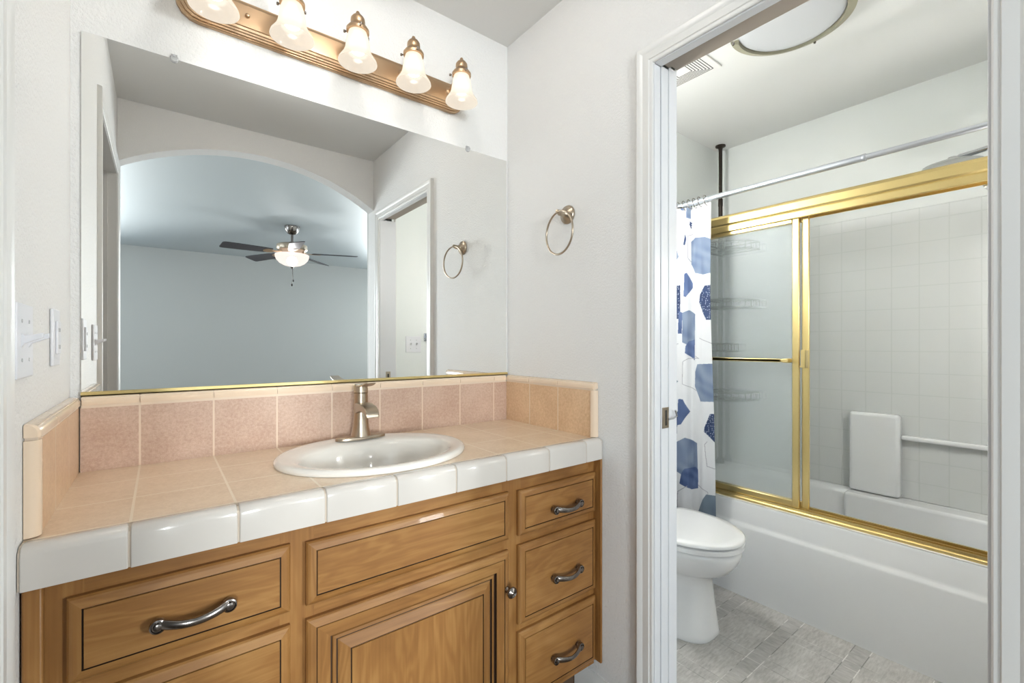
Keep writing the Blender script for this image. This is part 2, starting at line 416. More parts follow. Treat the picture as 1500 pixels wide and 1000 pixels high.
sp = obj('strike_plate', bx(1.190, 1.222, DY0, DY0 + .0015, .945, 1.005, 'nickel').box(1.201, 1.211, DY0 + .001, DY0 + .0022, .958, .990, 'slot'), dr); sp['label'] = 'small metal strike plate'
# sliding slab inside the pocket
pd = obj('pocket_door', bx(1.1785, 1.2145, DY1 - .001, DY1 + .62, .012, 2.018, 'jamb'), None, bevel=.002)
tag(pd, 'white pocket door slid into the wall, only its edge showing at the bathroom doorway', 'door')
ep = obj('edge_pull', bx(1.1815, 1.2125, DY1 - .0042, DY1 - .001, .938, 1.000, 'nickel').box(1.193, 1.202, DY1 - .0048, DY1 - .004, .946, .992, 'slot'), pd, bevel=.001); ep['label'] = 'nickel edge pull'
mb = MB(); mb.tube([(1.210, DY1 - .004, .964), (1.224, DY1 - .012, .966), (1.238, DY1 - .014, .972), (1.234, DY1 - .014, .982), (1.230, DY1 - .014, .990)], .003, 'chrome')
obj('privacy_lever', mb, ep)
# closet doorway
mb = MB(); casing(mb, XL, 1, LY0, LY1, LZ, k=.8); d2 = struct('door_2', mb, smooth=20)
obj('jamb_lining', bx(XL - .104, XL + .004, LY0 - .015, LY0 + .003, 0, LZ, 'trim').box(XL - .104, XL + .004, LY1 - .003, LY1 + .015, 0, LZ, 'trim').box(XL - .104, XL + .004, LY0 - .015, LY1 + .015, LZ - .003, LZ + .014, 'trim'), d2, bevel=.001)
obj('door_stop', bx(XL - .060, XL - .030, LY0 + .003, LY0 + .013, 0, LZ - .003, 'trim').box(XL - .060, XL - .030, LY1 - .013, LY1 - .003, 0, LZ - .003, 'trim'), d2)
# baseboards
BP = [(0, 0), (.013, 0), (.013, .060), (.010, .072), (.006, .080), (.004, .090), (0, .090)]
def base(nm, a, b, n):
    a = Vector((*a, 0)); b = Vector((*b, 0)); n = Vector((*n, 0)); mb = MB()
    mb.loft([[tuple(p + n * u + Vector((0, 0, v))) for u, v in BP] for p in (a, b)], 'trim'); return struct(nm, mb, smooth=30)
base('baseboard_right', (XR, DY1 + .062), (XR, 1.12), (-1, 0))
base('baseboard_left', (XL, LY1 + .058), (XL, 1.12), (1, 0))
base('baseboard_bathroom_far', (XB, YW), (2.17, YW), (0, -1))
base('baseboard_bathroom_near', (XB, YN), (2.17, YN), (0, 1))
base('baseboard_bathroom_left', (XB, DY1 + .065), (XB, YW), (1, 0))
base('baseboard_bedroom_far', (BX0, BY), (BX1, BY), (0, 1))

# ------------------------------------------------------------------ vanity cabinet
vc = thing('vanity_cabinet', (.49, 1.3, 0), 'honey maple vanity cabinet with dark glazed drawer and door fronts under the tiled counter', 'cabinet')
obj('carcass', bx(-.146, -.128, 1.057, 1.522, .125, .811, 'wood_d').box(1.128, 1.146, 1.057, 1.522, .125, .811, 'wood_d').box(-.128, 1.128, 1.057, 1.522, .125, .143, 'wood_d').box(-.128, 1.128, 1.512, 1.522, .143, .811, 'wood_d').box(.220, .236, 1.057, 1.512, .143, .74, 'wood_d').box(.790, .806, 1.057, 1.512, .143, .74, 'wood_d').box(-.146, 1.146, 1.125, 1.14, 0, .125, 'toekick'), vc)
mb = MB(); yf0, yf1 = 1.036, 1.056
for a, b in ((-.146, -.10), (.195, .262), (.765, .832), (1.118, 1.146)): mb.box(a, b, yf0, yf1, .125, .811, 'wood_v')
for a, b in ((-.10, .195), (.262, .765), (.832, 1.118)):
    mb.box(a, b, yf0 + .0003, yf1, .756, .811, 'wood_h'); mb.box(a, b, yf0 + .0003, yf1, .59, .655, 'wood_h'); mb.box(a, b, yf0 + .0003, yf1, .125, .165, 'wood_h')
    if b != .765: mb.box(a, b, yf0 + .0003, yf1, .34, .41, 'wood_h')
obj('face_frame', mb, vc)
obj('scribe_strip', bx(-.1695, -.146, 1.016, 1.056, .0, .811, 'wood_v'), vc, bevel=.003)
obj('scribe_strip', bx(1.1445, 1.1525, 1.004, 1.056, .14, .811, 'wood_v'), vc, bevel=.002)
def panel_front(name, x0, x1, z0, z1, prof, m_h, parent, centre):
    """concentric rectangle profile: (inset, height, material)"""
    mb = MB(); rings = []; mats = []
    for ins, h, m in prof:
        y = yf0 - h
        rings.append([(x0 + ins, y, z0 + ins), (x1 - ins, y, z0 + ins), (x1 - ins, y, z1 - ins), (x0 + ins, y, z1 - ins)])
        mats.append(m)
    rr = [[mb.bm.verts.new(p) for p in r] for r in rings]
    for i, (a, b) in enumerate(zip(rr, rr[1:])):
        for j in range(4):
            m = mats[i + 1]
            if m == 'w': m = 'wood_h' if j in (0, 2) else 'wood_v'
            mb.face([a[j], a[(j + 1) % 4], b[(j + 1) % 4], b[j]], m)
    mb.face(rr[-1], centre); mb.face(list(reversed(rr[0])), 'wood_v')
    return obj(name, mb, parent, smooth=0)
DP = [(0, 0, 'w'), (0, .010, 'w'), (.003, .0135, 'w'), (.008, .016, 'w'), (.0185, .0185, 'w'), (.0188, .0150, 'glaze'), (.0206, .0150, 'glaze'), (.0212, .0185, 'w')]
DR = DP[:5] + [(.0188, .0160, 'glaze'), (.0203, .0160, 'glaze'), (.0208, .0185, 'w'), (.0475, .0185, 'w'), (.0485, .011, 'glaze'), (.0525, .011, 'glaze'), (.054, .0135, 'w'), (.0605, .0145, 'w'), (.0615, .0105, 'glaze'), (.0650, .0105, 'glaze'), (.067, .012, 'w'), (.0905, .0185, 'w'), (.0910, .0160, 'glaze'), (.0935, .0160, 'glaze'), (.0940, .0190, 'w')]
def pull(parent, xc, zc, L=.104):
    y = yf0 - .0185; mb = MB(); h = L / 2
    for sx in (-1, 1):
        mb.lathe((xc + sx * h, 0, zc), [(.0001, y), (.0048, y), (.0055, y - .010), (.0118, y - .011), (.0128, y - .017), (.0120, y - .0215), (.0098, y - .0225), (.0088, y - .0200), (.0068, y - .0200), (.0060, y - .0245), (.0028, y - .0255), (.0001, y - .0255)], 'pewter', 20, 'y', (False, False))
    pts = []; rad = []
    for i in range(17):
        t = -1 + 2 * i / 16; c = math.cos(t * PI / 2)
        pts.append((xc + t * (h - .003), y - .017 - .016 * max(c, 0) ** .8, zc + .002 - .006 * c)); rad.append(.0068 + .0022 * abs(t) ** 1.5)
    mb.tube(pts, rad, 'pewter', 12, flat=.62, up=(0, 1, 0))
    return obj('handle', mb, parent, smooth=50)
def knob(parent, xc, zc):
    y = yf0 - .0185; mb = MB()
    mb.lathe((xc, 0, zc), [(.0001, y), (.0085, y), (.0085, y - .003), (.0052, y - .006), (.005, y - .013), (.011, y - .018), (.0155, y - .021), (.0160, y - .024), (.0135, y - .027), (.0128, y - .0262), (.0098, y - .0285), (.0090, y - .0276), (.0060, y - .030), (.0050, y - .029), (.0025, y - .031), (.0001, y - .031)], 'pewter', 24, 'y', (False, False))
    return obj('knob', mb, parent, smooth=50)
lx0, lx1, rx0, rx1, cx0, cx1 = -.120, .213, .816, 1.141, .244, .781
for x0, x1, z0, z1 in ((lx0, lx1, .637, .776), (lx0, lx1, .388, .609), (lx0, lx1, .145, .360), (rx0, rx1, .637, .767), (rx0, rx1, .381, .609), (rx0, rx1, .145, .358)):
    d = panel_front('drawer', x0, x1, z0, z1, DP, 'wood_h', vc, 'wood_h')
    if x0 < 0: pull(d, .050, (z0 + z1) / 2 - .006, .106)
    else: pull(d, (x0 + x1) / 2 + .015, (z0 + z1) / 2 - .012, .104)
panel_front('false_drawer_panel', cx0, cx1, .637, .771, DP, 'wood_h', vc, 'wood_h')
dd = panel_front('door', cx0, cx1, .145, .607, DR, 'wood_v', vc, 'wood_v')
knob(dd, cx1 - .012, .503)

# ------------------------------------------------------------------ tiled countertop
ct = thing('tiled_countertop', (.49, 1.26, .812), 'beige tiled vanity countertop with cream bullnose edge and tiled backsplash', 'countertop')
ZT = .879; SX, SY, SA, SB = .485, 1.258, .259, .219
def ring_hole(mb, x0, x1, y0, y1, z, cx, cy, a, b, m, p=2.0, n=72):
    inner = []; outer = []
    angs = sorted([2 * PI * k / n for k in range(n)] + [math.atan2(yy - cy, xx - cx) % (2 * PI) for xx in (x0, x1) for yy in (y0, y1)])
    for t in angs:
        c, s_ = math.cos(t), math.sin(t)
        r = (abs(c / a) ** p + abs(s_ / b) ** p) ** (-1 / p); inner.append((cx + r * c, cy + r * s_, z))
        k = min([q for q in ((x1 - cx) / c if c > 1e-9 else 9e9, (x0 - cx) / c if c < -1e-9 else 9e9, (y1 - cy) / s_ if s_ > 1e-9 else 9e9, (y0 - cy) / s_ if s_ < -1e-9 else 9e9)])
        outer.append((cx + k * c, cy + k * s_, z))
    return outer, inner
mb = MB(); o_, i_ = ring_hole(mb, XL + .001, XR - .001, 1.036, YW - .001, ZT, SX, SY, SA - .022, SB - .022, None)
dn = lambda r, z: [(x, y, z) for x, y, _ in r]
mb.loft([dn(o_, .812), o_, i_, dn(i_, .812), dn(o_, .812)], 'tile_top', (False, False))
bmesh.ops.remove_doubles(mb.bm, verts=mb.bm.verts, dist=1e-6)
obj('counter_surface', mb, ct, smooth=0)
# cream edge tiles with recessed grout between them
J = [-.1685] + [-.041 + .159 * k for k in range(8)] + [1.1515]
EP = [(.9985, .8135), (.9985, .866), (1.000, .873), (1.004, .8785), (1.010, .8815), (1.017, .8820), (1.026, .8808), (1.0345, .8793), (1.0345, .8135)]
mb = MB()
for a, b in zip(J, J[1:]):
    g0 = 0 if a == J[0] else .0018; g1 = 0 if b == J[-1] else .0018
    a += g0; b -= g1; e = .0022
    cy, cz = 1.014, .85
    def ins(pr, k): return [(cy + (y - cy) * (1 - k) if y < 1.03 else y, z - (z > .82) * k * .03) for y, z in pr]
    ends = [(a, .10), (a + e * .4, .03), (a + e, 0), (b - e, 0), (b - e * .4, .03), (b, .10)]
    if b > 1.14: ends = ends[:3] + [(b - .014, 0), (b - .008, .05), (b - .003, .18), (b, .40)]
    mb.loft([[(x, y, z) for y, z in ins(EP, k)] for x, k in ends], 'cream')
ed = obj('edge_tiles', mb, ct, smooth=50)
obj('edge_grout', MB().prism([(1.0015, .814), (1.0015, .866), (1.0035, .873), (1.012, .8790), (1.0345, .8782), (1.0345, .814)], 'x', XL + .001, XR - .004, 'grout'), ct)
# splashes: field tile + bullnose cap
def cap_prof(th, z0, z1, r=.010):
    pts = [(0, z0), (th, z0)]
    for k in range(0, 7):
        a = PI / 2 * k / 6; pts.append((th - r + r * math.cos(a), z1 - r + r * math.sin(a)))
    pts.append((0, z1)); return pts
TH = .0185
bs = obj('backsplash', bx(-.1528, 1.1358, YW - TH + .003, YW - .001, ZT, 1.0345, 'tile_splash_back'), ct)
mb = MB(); jb = [-.1510] + J[1:-1] + [1.1340]
for a, b in zip(jb, jb[1:]):
    mb.loft([[(x, YW - .001 - u, z) for u, z in cap_prof(TH, 1.0405, 1.0620, .014)] for x in (a + .0013, b - .0013)], 'splashcap')
mb.box(-.1510, 1.1340, YW - TH + .0025, YW - .001, 1.0335, 1.0595, 'caulk')
obj('backsplash_cap', mb, bs, smooth=50)
def side_splash(xw, d, y0):
    xf = xw + d * (TH + .0015)
    xa, xb = sorted((xw + d * .001, xf - d * .003))
    s = obj('side_splash', bx(xa, xb, y0 + .0185, YW - TH + .0025, ZT, 1.0345, 'tile_splash_side'), ct)
    mb = MB(); ys = [y0 + .0015, 1.20, 1.36, YW - TH - .001]
    for a, b in zip(ys, ys[1:]):
        ends = [(a + .0013, 1), (b - .0013, 1)]
        if a == ys[0]: ends = [(a, .80), (a + .003, .93), (a + .008, 1), (b - .0013, 1)]
        mb.loft([[(xw + d * (.001 + u * k * 1.03), y, 1.0405 + (z - 1.0405) * (.5 + .5 * k)) for u, z in cap_prof(TH, 1.0405, 1.0620, .014)] for y, k in ends], 'splashcap')
    mb.box(min(xw + d * .001, xw + d * (TH - .002)), max(xw + d * .001, xw + d * (TH - .002)), y0 + .008, YW - TH, 1.0335, 1.0595, 'caulk')
    rr = .016; pr = [(xf, y0 + .0180)]
    for k in range(9):
        a = PI / 2 * k / 8; pr.append((xf - d * rr + d * rr * math.cos(a), y0 + rr - rr * math.sin(a)))
    pr += [(xw + d * .001, y0), (xw + d * .001, y0 + .0180)]
    mb.prism(pr, 'z', ZT + .002, 1.0355, 'splashcap')
    obj('side_splash_trim', mb, s, smooth=50)
side_splash(XL, 1, 1.040); side_splash(XR, -1, 1.022)

# ------------------------------------------------------------------ sink
sk = thing('bathroom_sink', (SX, SY, ZT), 'white oval drop-in sink set into the beige tile counter', 'sink')
mb = MB(); n = 64
prof = [(.259, .219, .8795, 0), (.2605, .2205, .884, 0), (.259, .219, .8895, 0), (.254, .214, .8935, 0), (.247, .207, .8948, 0), (.235, .194, .8940, -.003), (.222, .176, .8920, -.010), (.212, .161, .8890, -.017), (.205, .151, .8835, -.021),
        (.199, .145, .874, -.023), (.193, .140, .860, -.024), (.184, .133, .835, -.024), (.171, .124, .805, -.022), (.150, .110, .780, -.020), (.115, .088, .764, -.017), (.070, .058, .757, -.014), (.024, .024, .754, -.010)]
rings = [[(SX + a * math.cos(2 * PI * k / n), SY + dy + b * math.sin(2 * PI * k / n), z) for k in range(n)] for a, b, z, dy in prof]
mb.loft(rings, 'sinkp', (False, True)); obj('basin', mb, sk, smooth=60, keep_normals=False)
mb = MB(); mb.lathe((SX, SY - .010, .7545), [(.0001, .003), (.016, .003), (.022, .0025), (.024, 0)], 'nickel', 24); obj('drain', mb, sk)
# ------------------------------------------------------------------ faucet
FX, FY, FZ = .500, 1.425, .8945
fc = thing('sink_faucet', (FX, FY, FZ), 'brushed nickel single-lever faucet standing on the back rim of the sink', 'faucet')
mb = MB(); n = 40; rings = []
for s_, z in ((1, FZ - .001), (1, FZ + .004), (.97, FZ + .007), (.90, FZ + .0085)):
    rings.append([(FX + .078 * s_ * abs(math.cos(t)) ** .8 * (1 if math.cos(t) > 0 else -1), FY + .026 * s_ * math.sin(t), z) for t in [2 * PI * k / n for k in range(n)]])
mb.loft(rings, 'nickel'); obj('deck_plate', mb, fc, smooth=50)
mb = MB(); mb.lathe((FX, FY, FZ + .008), [(.031, 0), (.0285, .010), (.0245, .028), (.0225, .050), (.0215, .075), (.0215, .108), (.0215, .1335), (.0200, .1345)], 'nickel', 32); obj('body', mb, fc, smooth=50)
mb = MB(); mb.lathe((FX, FY, FZ + .008), [(.0200, .1345), (.0217, .1355), (.0217, .158), (.0205, .161), (.0001, .161)], 'nickel', 32, caps=(True, False))
hd = obj('lever_handle', mb, fc, smooth=50)
mb = MB(); rows = []
for y, z, w, t in ((.020, .156, .014, .004), (.0, .160, .019, .004), (-.03, .163, .019, .0035), (-.06, .168, .0175, .003), (-.085, .175, .016, .0025), (-.092, .177, .013, .002)):
    rows.append([(FX - w, FY + y, FZ + z), (FX + w, FY + y, FZ + z), (FX + w, FY + y, FZ + z + 2 * t), (FX - w, FY + y, FZ + z + 2 * t)])
mb.loft(rows, 'nickel'); obj('lever_blade', mb, hd, bevel=.0015, smooth=60)
mb = MB(); rows = []
for y, z, w, t in ((.0, .098, .0205, .022), (-.025, .102, .0208, .018), (-.05, .104, .0210, .013), (-.075, .101, .0210, .011), (-.092, .094, .0205, .010), (-.102, .083, .020, .009)):
    rows.append([(FX - w, FY + y, FZ + z - t), (FX + w, FY + y, FZ + z - t), (FX + w, FY + y, FZ + z + t * .6), (FX - w, FY + y, FZ + z + t * .6)])
mb.loft(rows, 'nickel'); obj('spout', mb, fc, bevel=.003, seg=3, smooth=60)

# ------------------------------------------------------------------ mirror
wm = thing('wall_mirror', (.497, 1.52, 1.06), 'wide frameless wall mirror resting in a brass channel above the backsplash', 'mirror')
obj('mirror_glass', bx(-.152, 1.1445, YW - .0055, YW - .0005, 1.0655, 1.953, 'mirror'), wm, smooth=0)
c_ = obj('bottom_channel', bx(-.1525, 1.1475, YW - .010, YW - .0005, 1.0615, 1.0645, 'gold').box(-.1525, 1.1475, YW - .010, YW - .0085, 1.0615, 1.0725, 'gold'), wm); c_['label'] = 'brass channel'
for x, z in ((.030, 1.953), (.955, 1.953)):
    mb = MB(); mb.lathe((x, 0, z), [(.0001, YW - .0115), (.008, YW - .0115), (.0095, YW - .009), (.0095, YW - .006)], 'clipplastic', 16, 'y')
    mb.box(x - .007, x + .007, YW - .006, YW - .0005, z + .001, z + .012, 'clipplastic')
    mb.lathe((x, 0, z + .006), [(.0001, YW - .013), (.003, YW - .013), (.003, YW - .0115)], 'hardware', 10, 'y')
    obj('clip', mb, wm)

# ------------------------------------------------------------------ vanity light bar
LX = .480
vl = thing('vanity_light', (LX, YW, 2.12), 'brushed bronze vanity light bar with five lit bell glass shades above the mirror', 'light fixture')
mb = MB()
prof = [(0, 0), (.030, 0), (.030, .004), (.022, .0045), (.022, .010), (.028, .0115), (.028, .0165), (.031, .018), (.031, .0255), (.026, .027), (.026, .031), (.036, .034), (.036, .037), (.036, .074), (.036, .077), (.026, .080), (.026, .084), (.031, .0855), (.031, .092), (.022, .096), (.022, .104), (.018, .108), (0, .108)]
z0 = 2.070; n = 14
rows = []
for k in range(-n, n + 1):
    pass
def outline(s_):   # plate outline with bowed ends, shrunk by s_
    pts = []; hx, hz = .397 - s_ * .55, .054 - s_
    hz = max(hz, .006)
    for k in range(9): a = -PI / 2 + PI * k / 8; pts.append((LX + hx + (.052 * hz / .054) * math.cos(a), YW, 2.124 + hz * math.sin(a)))
    for k in range(9): a = PI / 2 + PI * k / 8; pts.append((LX - hx + (.052 * hz / .054) * math.cos(a), YW, 2.124 + hz * math.sin(a)))
    return pts
rings = []
for s_, t in ((0, .0005), (0, .010), (.002, .0125), (.006, .0125), (.0065, .017), (.011, .018), (.0115, .023), (.016, .024), (.0165, .029), (.022, .031), (.024, .034), (.03, .0345)):
    rings.append([(x, YW - t, z) for x, _, z in outline(s_)])
mb.loft(rings, 'bronze'); obj('back_plate', mb, vl, smooth=30)
for x in (LX - .186 * 1.52, LX + .186 * 1.55):
    mb = MB(); mb.lathe((x, 0, 2.124), [(.0001, YW - .044), (.004, YW - .043), (.006, YW - .040), (.006, YW - .034)], 'bronze', 14, 'y'); obj('finial_nut', mb, vl)
YS = 1.400
SH = [(.024, 2.158), (.0255, 2.154), (.027, 2.146), (.0315, 2.132), (.0345, 2.112), (.0375, 2.094), (.043, 2.080), (.050, 2.070), (.0555, 2.062), (.0575, 2.055)]
for k in range(5):
    x = LX + .002 + .186 * (k - 2)
    mb = MB(); mb.tube([(x, YW - .033, 2.130), (x, YW - .055, 2.134), (x, YW - .075, 2.150), (x, YW - .088, 2.172), (x, YW - .100, 2.184), (x, YS, 2.186)], .0065, 'bronze')
    mb.lathe((x, 0, 2.130), [(.016, YW - .0345), (.014, YW - .040), (.008, YW - .044)], 'bronze', 16, 'y'); obj('arm', mb, vl, smooth=50)
    mb = MB(); mb.lathe((x, YS, 0), [(.0335, 2.148), (.0340, 2.156), (.031, 2.158), (.0285, 2.164), (.0210, 2.170), (.0205, 2.176), (.0215, 2.180), (.0205, 2.190), (.015, 2.198), (.0075, 2.201), (.0065, 2.207), (.0045, 2.212), (.0001, 2.213)], 'bronze', 24)
    for a in (.4, 2.5, 4.6):
        c, s_ = math.cos(a), math.sin(a); mb.tube([(x + .031 * c, YS + .031 * s_, 2.1525), (x + .040 * c, YS + .040 * s_, 2.1525)], .0022, 'pewter', 8)
        mb.lathe((x + .041 * c, YS + .041 * s_, 2.1525), [(.0001, -.003), (.0035, -.003), (.0035, .003), (.0001, .003)], 'pewter', 10)
    cp = obj('socket_cap', mb, vl, smooth=50)
    mb = MB(); mb.lathe((x, YS, 0), SH + [(.0560, 2.0545)] + [(max(r - .0028, .001), z + .001) for r, z in reversed(SH)], 'shade', 36, caps=(False, False))
    sh = obj('glass_shade', mb, vl, smooth=60)
    mb = MB(); mb.lathe((x, YS, 0), [(.012, 2.150), (.013, 2.140), (.020, 2.128), (.0255, 2.112), (.0250, 2.100), (.0195, 2.088), (.010, 2.082), (.0001, 2.080)], 'bulb', 24)
    obj('bulb', mb, sh, smooth=60)
    l = bpy.data.lights.new('bulb_light', 'POINT'); l.energy = .04; l.color = (1, .93, .84); l.shadow_soft_size = .012
    lo = bpy.data.objects.new('bulb_light', l); COL.objects.link(lo); lo.location = (x, YS, 2.068)

# ------------------------------------------------------------------ towel ring
tr = thing('towel_ring', (XR, 1.160, 1.65), 'satin nickel towel ring on the white wall between the mirror and the bathroom door', 'towel ring')
mb = MB(); mb.lathe((0, 1.163, 1.650), [(.033, XR - .001), (.033, XR - .006), (.030, XR - .011), (.024, XR - .012), (.021, XR - .016), (.014, XR - .020), (.010, XR - .030), (.010, XR - .044), (.0001, XR - .046)], 'nickel', 32, 'x')
mb.tube([(XR - .040, 1.163, 1.650), (XR - .048, 1.162, 1.652), (XR - .058, 1.162, 1.654)], [.010, .0085, .006], 'nickel', 14)
obj('wall_post', mb, tr, smooth=50)
mb = MB(); c = Vector((1.100, 1.155, 1.577)); a_ = R(6); pts = []
for k in range(64):
    t = 2 * PI * k / 64; d = math.cos(t) * .0745; pts.append((c.x + math.sin(a_) * d, c.y + math.cos(a_) * d, c.z + .0745 * math.sin(t)))
mb.tube(pts, .0036, 'nickel', 12, closed=True); obj('ring', mb, tr, smooth=60)

# ------------------------------------------------------------------ switch and outlet plates
def toggle(mb, p, n, up, side):  # small toggle lever on a plate
    p = Vector(p); n = Vector(n); up = Vector(up); side = Vector(side)
    rings = []
    for q, w, h in ((0, .005, .012), (.004, .0045, .006), (.018, .0035, .0045), (.024, .003, .004)):
        cc = p + n * q + up * (q * .35); rings.append([tuple(cc + side * a * w + up * b * h) for a, b in ((-1, -1), (1, -1), (1, 1), (-1, 1))])
    mb.loft(rings, 'plastic')
pl = thing('light_switch_plate', (XL, 1.022, 1.195), 'white double toggle switch plate on the left wall next to the door casing', 'light switch')
obj('cover_plate', bx(XL + .0005, XL + .006, .9745, 1.080, 1.137, 1.252, 'plastic'), pl, bevel=.002)
for y in (1.002, 1.050):
    mb = MB(); toggle(mb, (XL + .0055, y, 1.195), (1, 0, 0), (0, 0, 1), (0, 1, 0)); obj('toggle', mb, pl, bevel=.001)
    for z in (1.165, 1.225):
        mb = MB(); mb.lathe((0, y, z), [(.003, XL + .006), (.003, XL + .0068), (.0001, XL + .007)], 'hardware', 10, 'x'); obj('screw', mb, pl)
po = thing('outlet_plate', (XL, 1.30, 1.203), 'white rectangular outlet plate on the left wall beside the mirror', 'outlet')
obj('cover_plate', bx(XL + .0005, XL + .006, 1.263, 1.335, 1.146, 1.260, 'plastic'), po, bevel=.002)
obj('outlet_face', bx(XL + .006, XL + .010, 1.282, 1.316, 1.170, 1.236, 'plastic'), po, bevel=.001)
for z in (1.180, 1.214):
    mb = MB().box(XL + .0098, XL + .0103, 1.291, 1.2925, z, z + .008, 'slot').box(XL + .0098, XL + .0103, 1.303, 1.3045, z, z + .008, 'slot'); obj('slots', mb, po)
pb = thing('bathroom_switch_plate', (1.436, YN, 1.187), 'white double toggle switch plate inside the bathroom, seen in the mirror', 'light switch')
obj('cover_plate', bx(1.378, 1.494, YN + .0005, YN + .006, 1.130, 1.244, 'plastic'), pb, bevel=.002)
for x in (1.413, 1.459):
    mb = MB(); toggle(mb, (x, YN + .0055, 1.187), (0, 1, 0), (0, 0, 1), (1, 0, 0)); obj('toggle', mb, pb, bevel=.001)
    for z in (1.157, 1.217):
        mb = MB(); mb.lathe((x, 0, z), [(.003, YN + .006), (.003, YN + .0068), (.0001, YN + .007)], 'hardware', 10, 'y'); obj('screw', mb, pb)
tb = thing('towel_bar', (1.56, YN, 1.24), 'chrome towel bar with square brackets inside the bathroom, seen in the mirror', 'towel bar')
for x in (1.545, 1.95):
    obj('bracket', bx(x - .028, x + .028, YN + .0005, YN + .010, 1.212, 1.268, 'chrome').box(x - .012, x + .012, YN + .010, YN + .065, 1.228, 1.252, 'chrome'), tb, bevel=.003)
obj('bar', bx(1.545, 1.95, YN + .047, YN + .059, 1.234, 1.246, 'chrome'), tb, bevel=.002)

# ------------------------------------------------------------------ bedroom ceiling fan (seen in the mirror)
FNX, FNY = 1.108, -2.21
fn = thing('ceiling_fan', (FNX, FNY, ZC), 'ceiling fan with dark grey blades and white glass bowl, seen in the mirror', 'ceiling fan')
mb = MB(); mb.lathe((FNX, FNY, 0), [(.075, ZC - .001), (.074, ZC - .02), (.064, ZC - .05), (.045, ZC - .075), (.022, ZC - .088), (.0001, ZC - .09)], 'pewter', 32); obj('canopy', mb, fn, smooth=60)
mb = MB(); mb.lathe((FNX, FNY, 0), [(.0125, ZC - .08), (.0125, 2.275), (.028, 2.268), (.030, 2.255)], 'pewter', 20); obj('downrod', mb, fn, smooth=50)
mb = MB(); mb.lathe((FNX, FNY, 0), [(.03, 2.262), (.065, 2.255), (.125, 2.244), (.148, 2.232), (.150, 2.190), (.140, 2.176), (.120, 2.165), (.105, 2.150), (.085, 2.138), (.0001, 2.136)], 'nickel', 40); obj('motor_housing', mb, fn, smooth=40)
mb = MB(); mb.lathe((FNX, FNY, 0), [(.160, 2.136), (.166, 2.130), (.163, 2.105), (.150, 2.075), (.122, 2.045), (.080, 2.022), (.035, 2.011), (.0001, 2.009)], 'fanbowl', 40); bw = obj('glass_bowl', mb, fn, smooth=60)
mb = MB(); mb.lathe((FNX, FNY, 0), [(.0001, 2.013), (.020, 2.010), (.018, 2.000), (.008, 1.990), (.0001, 1.985)], 'pewter', 20); obj('bowl_finial', mb, bw, smooth=50)
mb = MB(); mb.tube([(FNX, FNY, 1.99), (FNX + .002, FNY, 1.90), (FNX - .002, FNY, 1.83)], .0022, 'pewter', 6)
mb.lathe((FNX - .002, FNY, 1.815), [(.0001, -.016), (.008, -.010), (.008, .010), (.0001, .016)], 'black', 10); mb.lathe((FNX + .012, FNY, 1.86), [(.0001, -.014), (.006, -.010), (.006, .010), (.0001, .014)], 'black', 10)
mb.tube([(FNX + .004, FNY, 1.99), (FNX + .012, FNY, 1.865)], .0018, 'pewter', 6); obj('pull_chain', mb, fn)
l = bpy.data.lights.new('fan_lamp', 'POINT'); l.energy = 14; l.color = (.97, .985, 1); l.shadow_soft_size = .05
lo = bpy.data.objects.new('fan_lamp', l); COL.objects.link(lo); lo.location = (FNX, FNY, 2.065)
for k in range(5):
    a = R(-(46 + 72 * k)); cs, sn = math.cos(a), math.sin(a); tilt = R(-13)
    def P(r, w, h=0): 
        u = w * math.cos(tilt) ; v = w * math.sin(tilt) + h
        return (FNX + cs * r - sn * u, FNY + sn * r + cs * u, 2.150 - .02 * (r - .2) + v)
    outl = [(.205, -.048), (.30, -.058), (.50, -.068), (.635, -.070), (.655, -.062), (.662, -.045), (.662, .045), (.655, .062), (.635, .070), (.50, .068), (.30, .058), (.205, .048)]
    mb = MB(); mb.loft([[P(r, w, -.0035) for r, w in outl], [P(r, w, .0035) for r, w in outl]], 'blade'); bl = obj('blade', mb, fn, smooth=0)
    mb = MB(); rows = []
    for r, w, h in ((.10, .016, .004), (.16, .014, -.002), (.20, .030, -.006), (.235, .040, -.006), (.27, .028, -.006), (.285, .006, -.006)):
        rows.append([P(r, -w, h - .003), P(r, w, h - .003), P(r, w, h + .002), P(r, -w, h + .002)])
    mb.loft(rows, 'bronze'); obj('blade_iron', mb, bl, smooth=40)

# ------------------------------------------------------------------ toilet
TX = 1.765
tl = thing('toilet', (TX, 1.2, 0), 'white toilet with closed lid beside the bathtub', 'toilet')
def oval(z, yf, yb, ax, p=2.3, n=48, cxo=0):
    cy, ay = (yf + yb) / 2, (yb - yf) / 2; out = []
    for k in range(n):
        t = 2 * PI * k / n; c, s_ = math.cos(t), math.sin(t)
        out.append((TX + cxo + ax * math.copysign(abs(c) ** (2 / p), c), cy + ay * math.copysign(abs(s_) ** (2 / p), s_), z))
    return out
mb = MB(); mb.loft([oval(0, .955, 1.47, .122, 3), oval(.010, .950, 1.47, .124, 3), (oval(.022, .954, 1.47, .121, 3)), oval(.12, .966, 1.46, .113, 2.9), oval(.21, .974, 1.45, .108, 2.6), oval(.245, .966, 1.45, .113, 2.5), oval(.262, .940, 1.45, .126, 2.3), oval(.285, .895, 1.45, .150, 2.2), oval(.320, .870, 1.45, .166, 2.2), oval(.350, .857, 1.44, .178, 2.2), oval(.374, .856, 1.43, .182, 2.2), oval(.381, .864, 1.42, .176, 2.2)], 'porcelain')
obj('bowl', mb, tl, smooth=60)
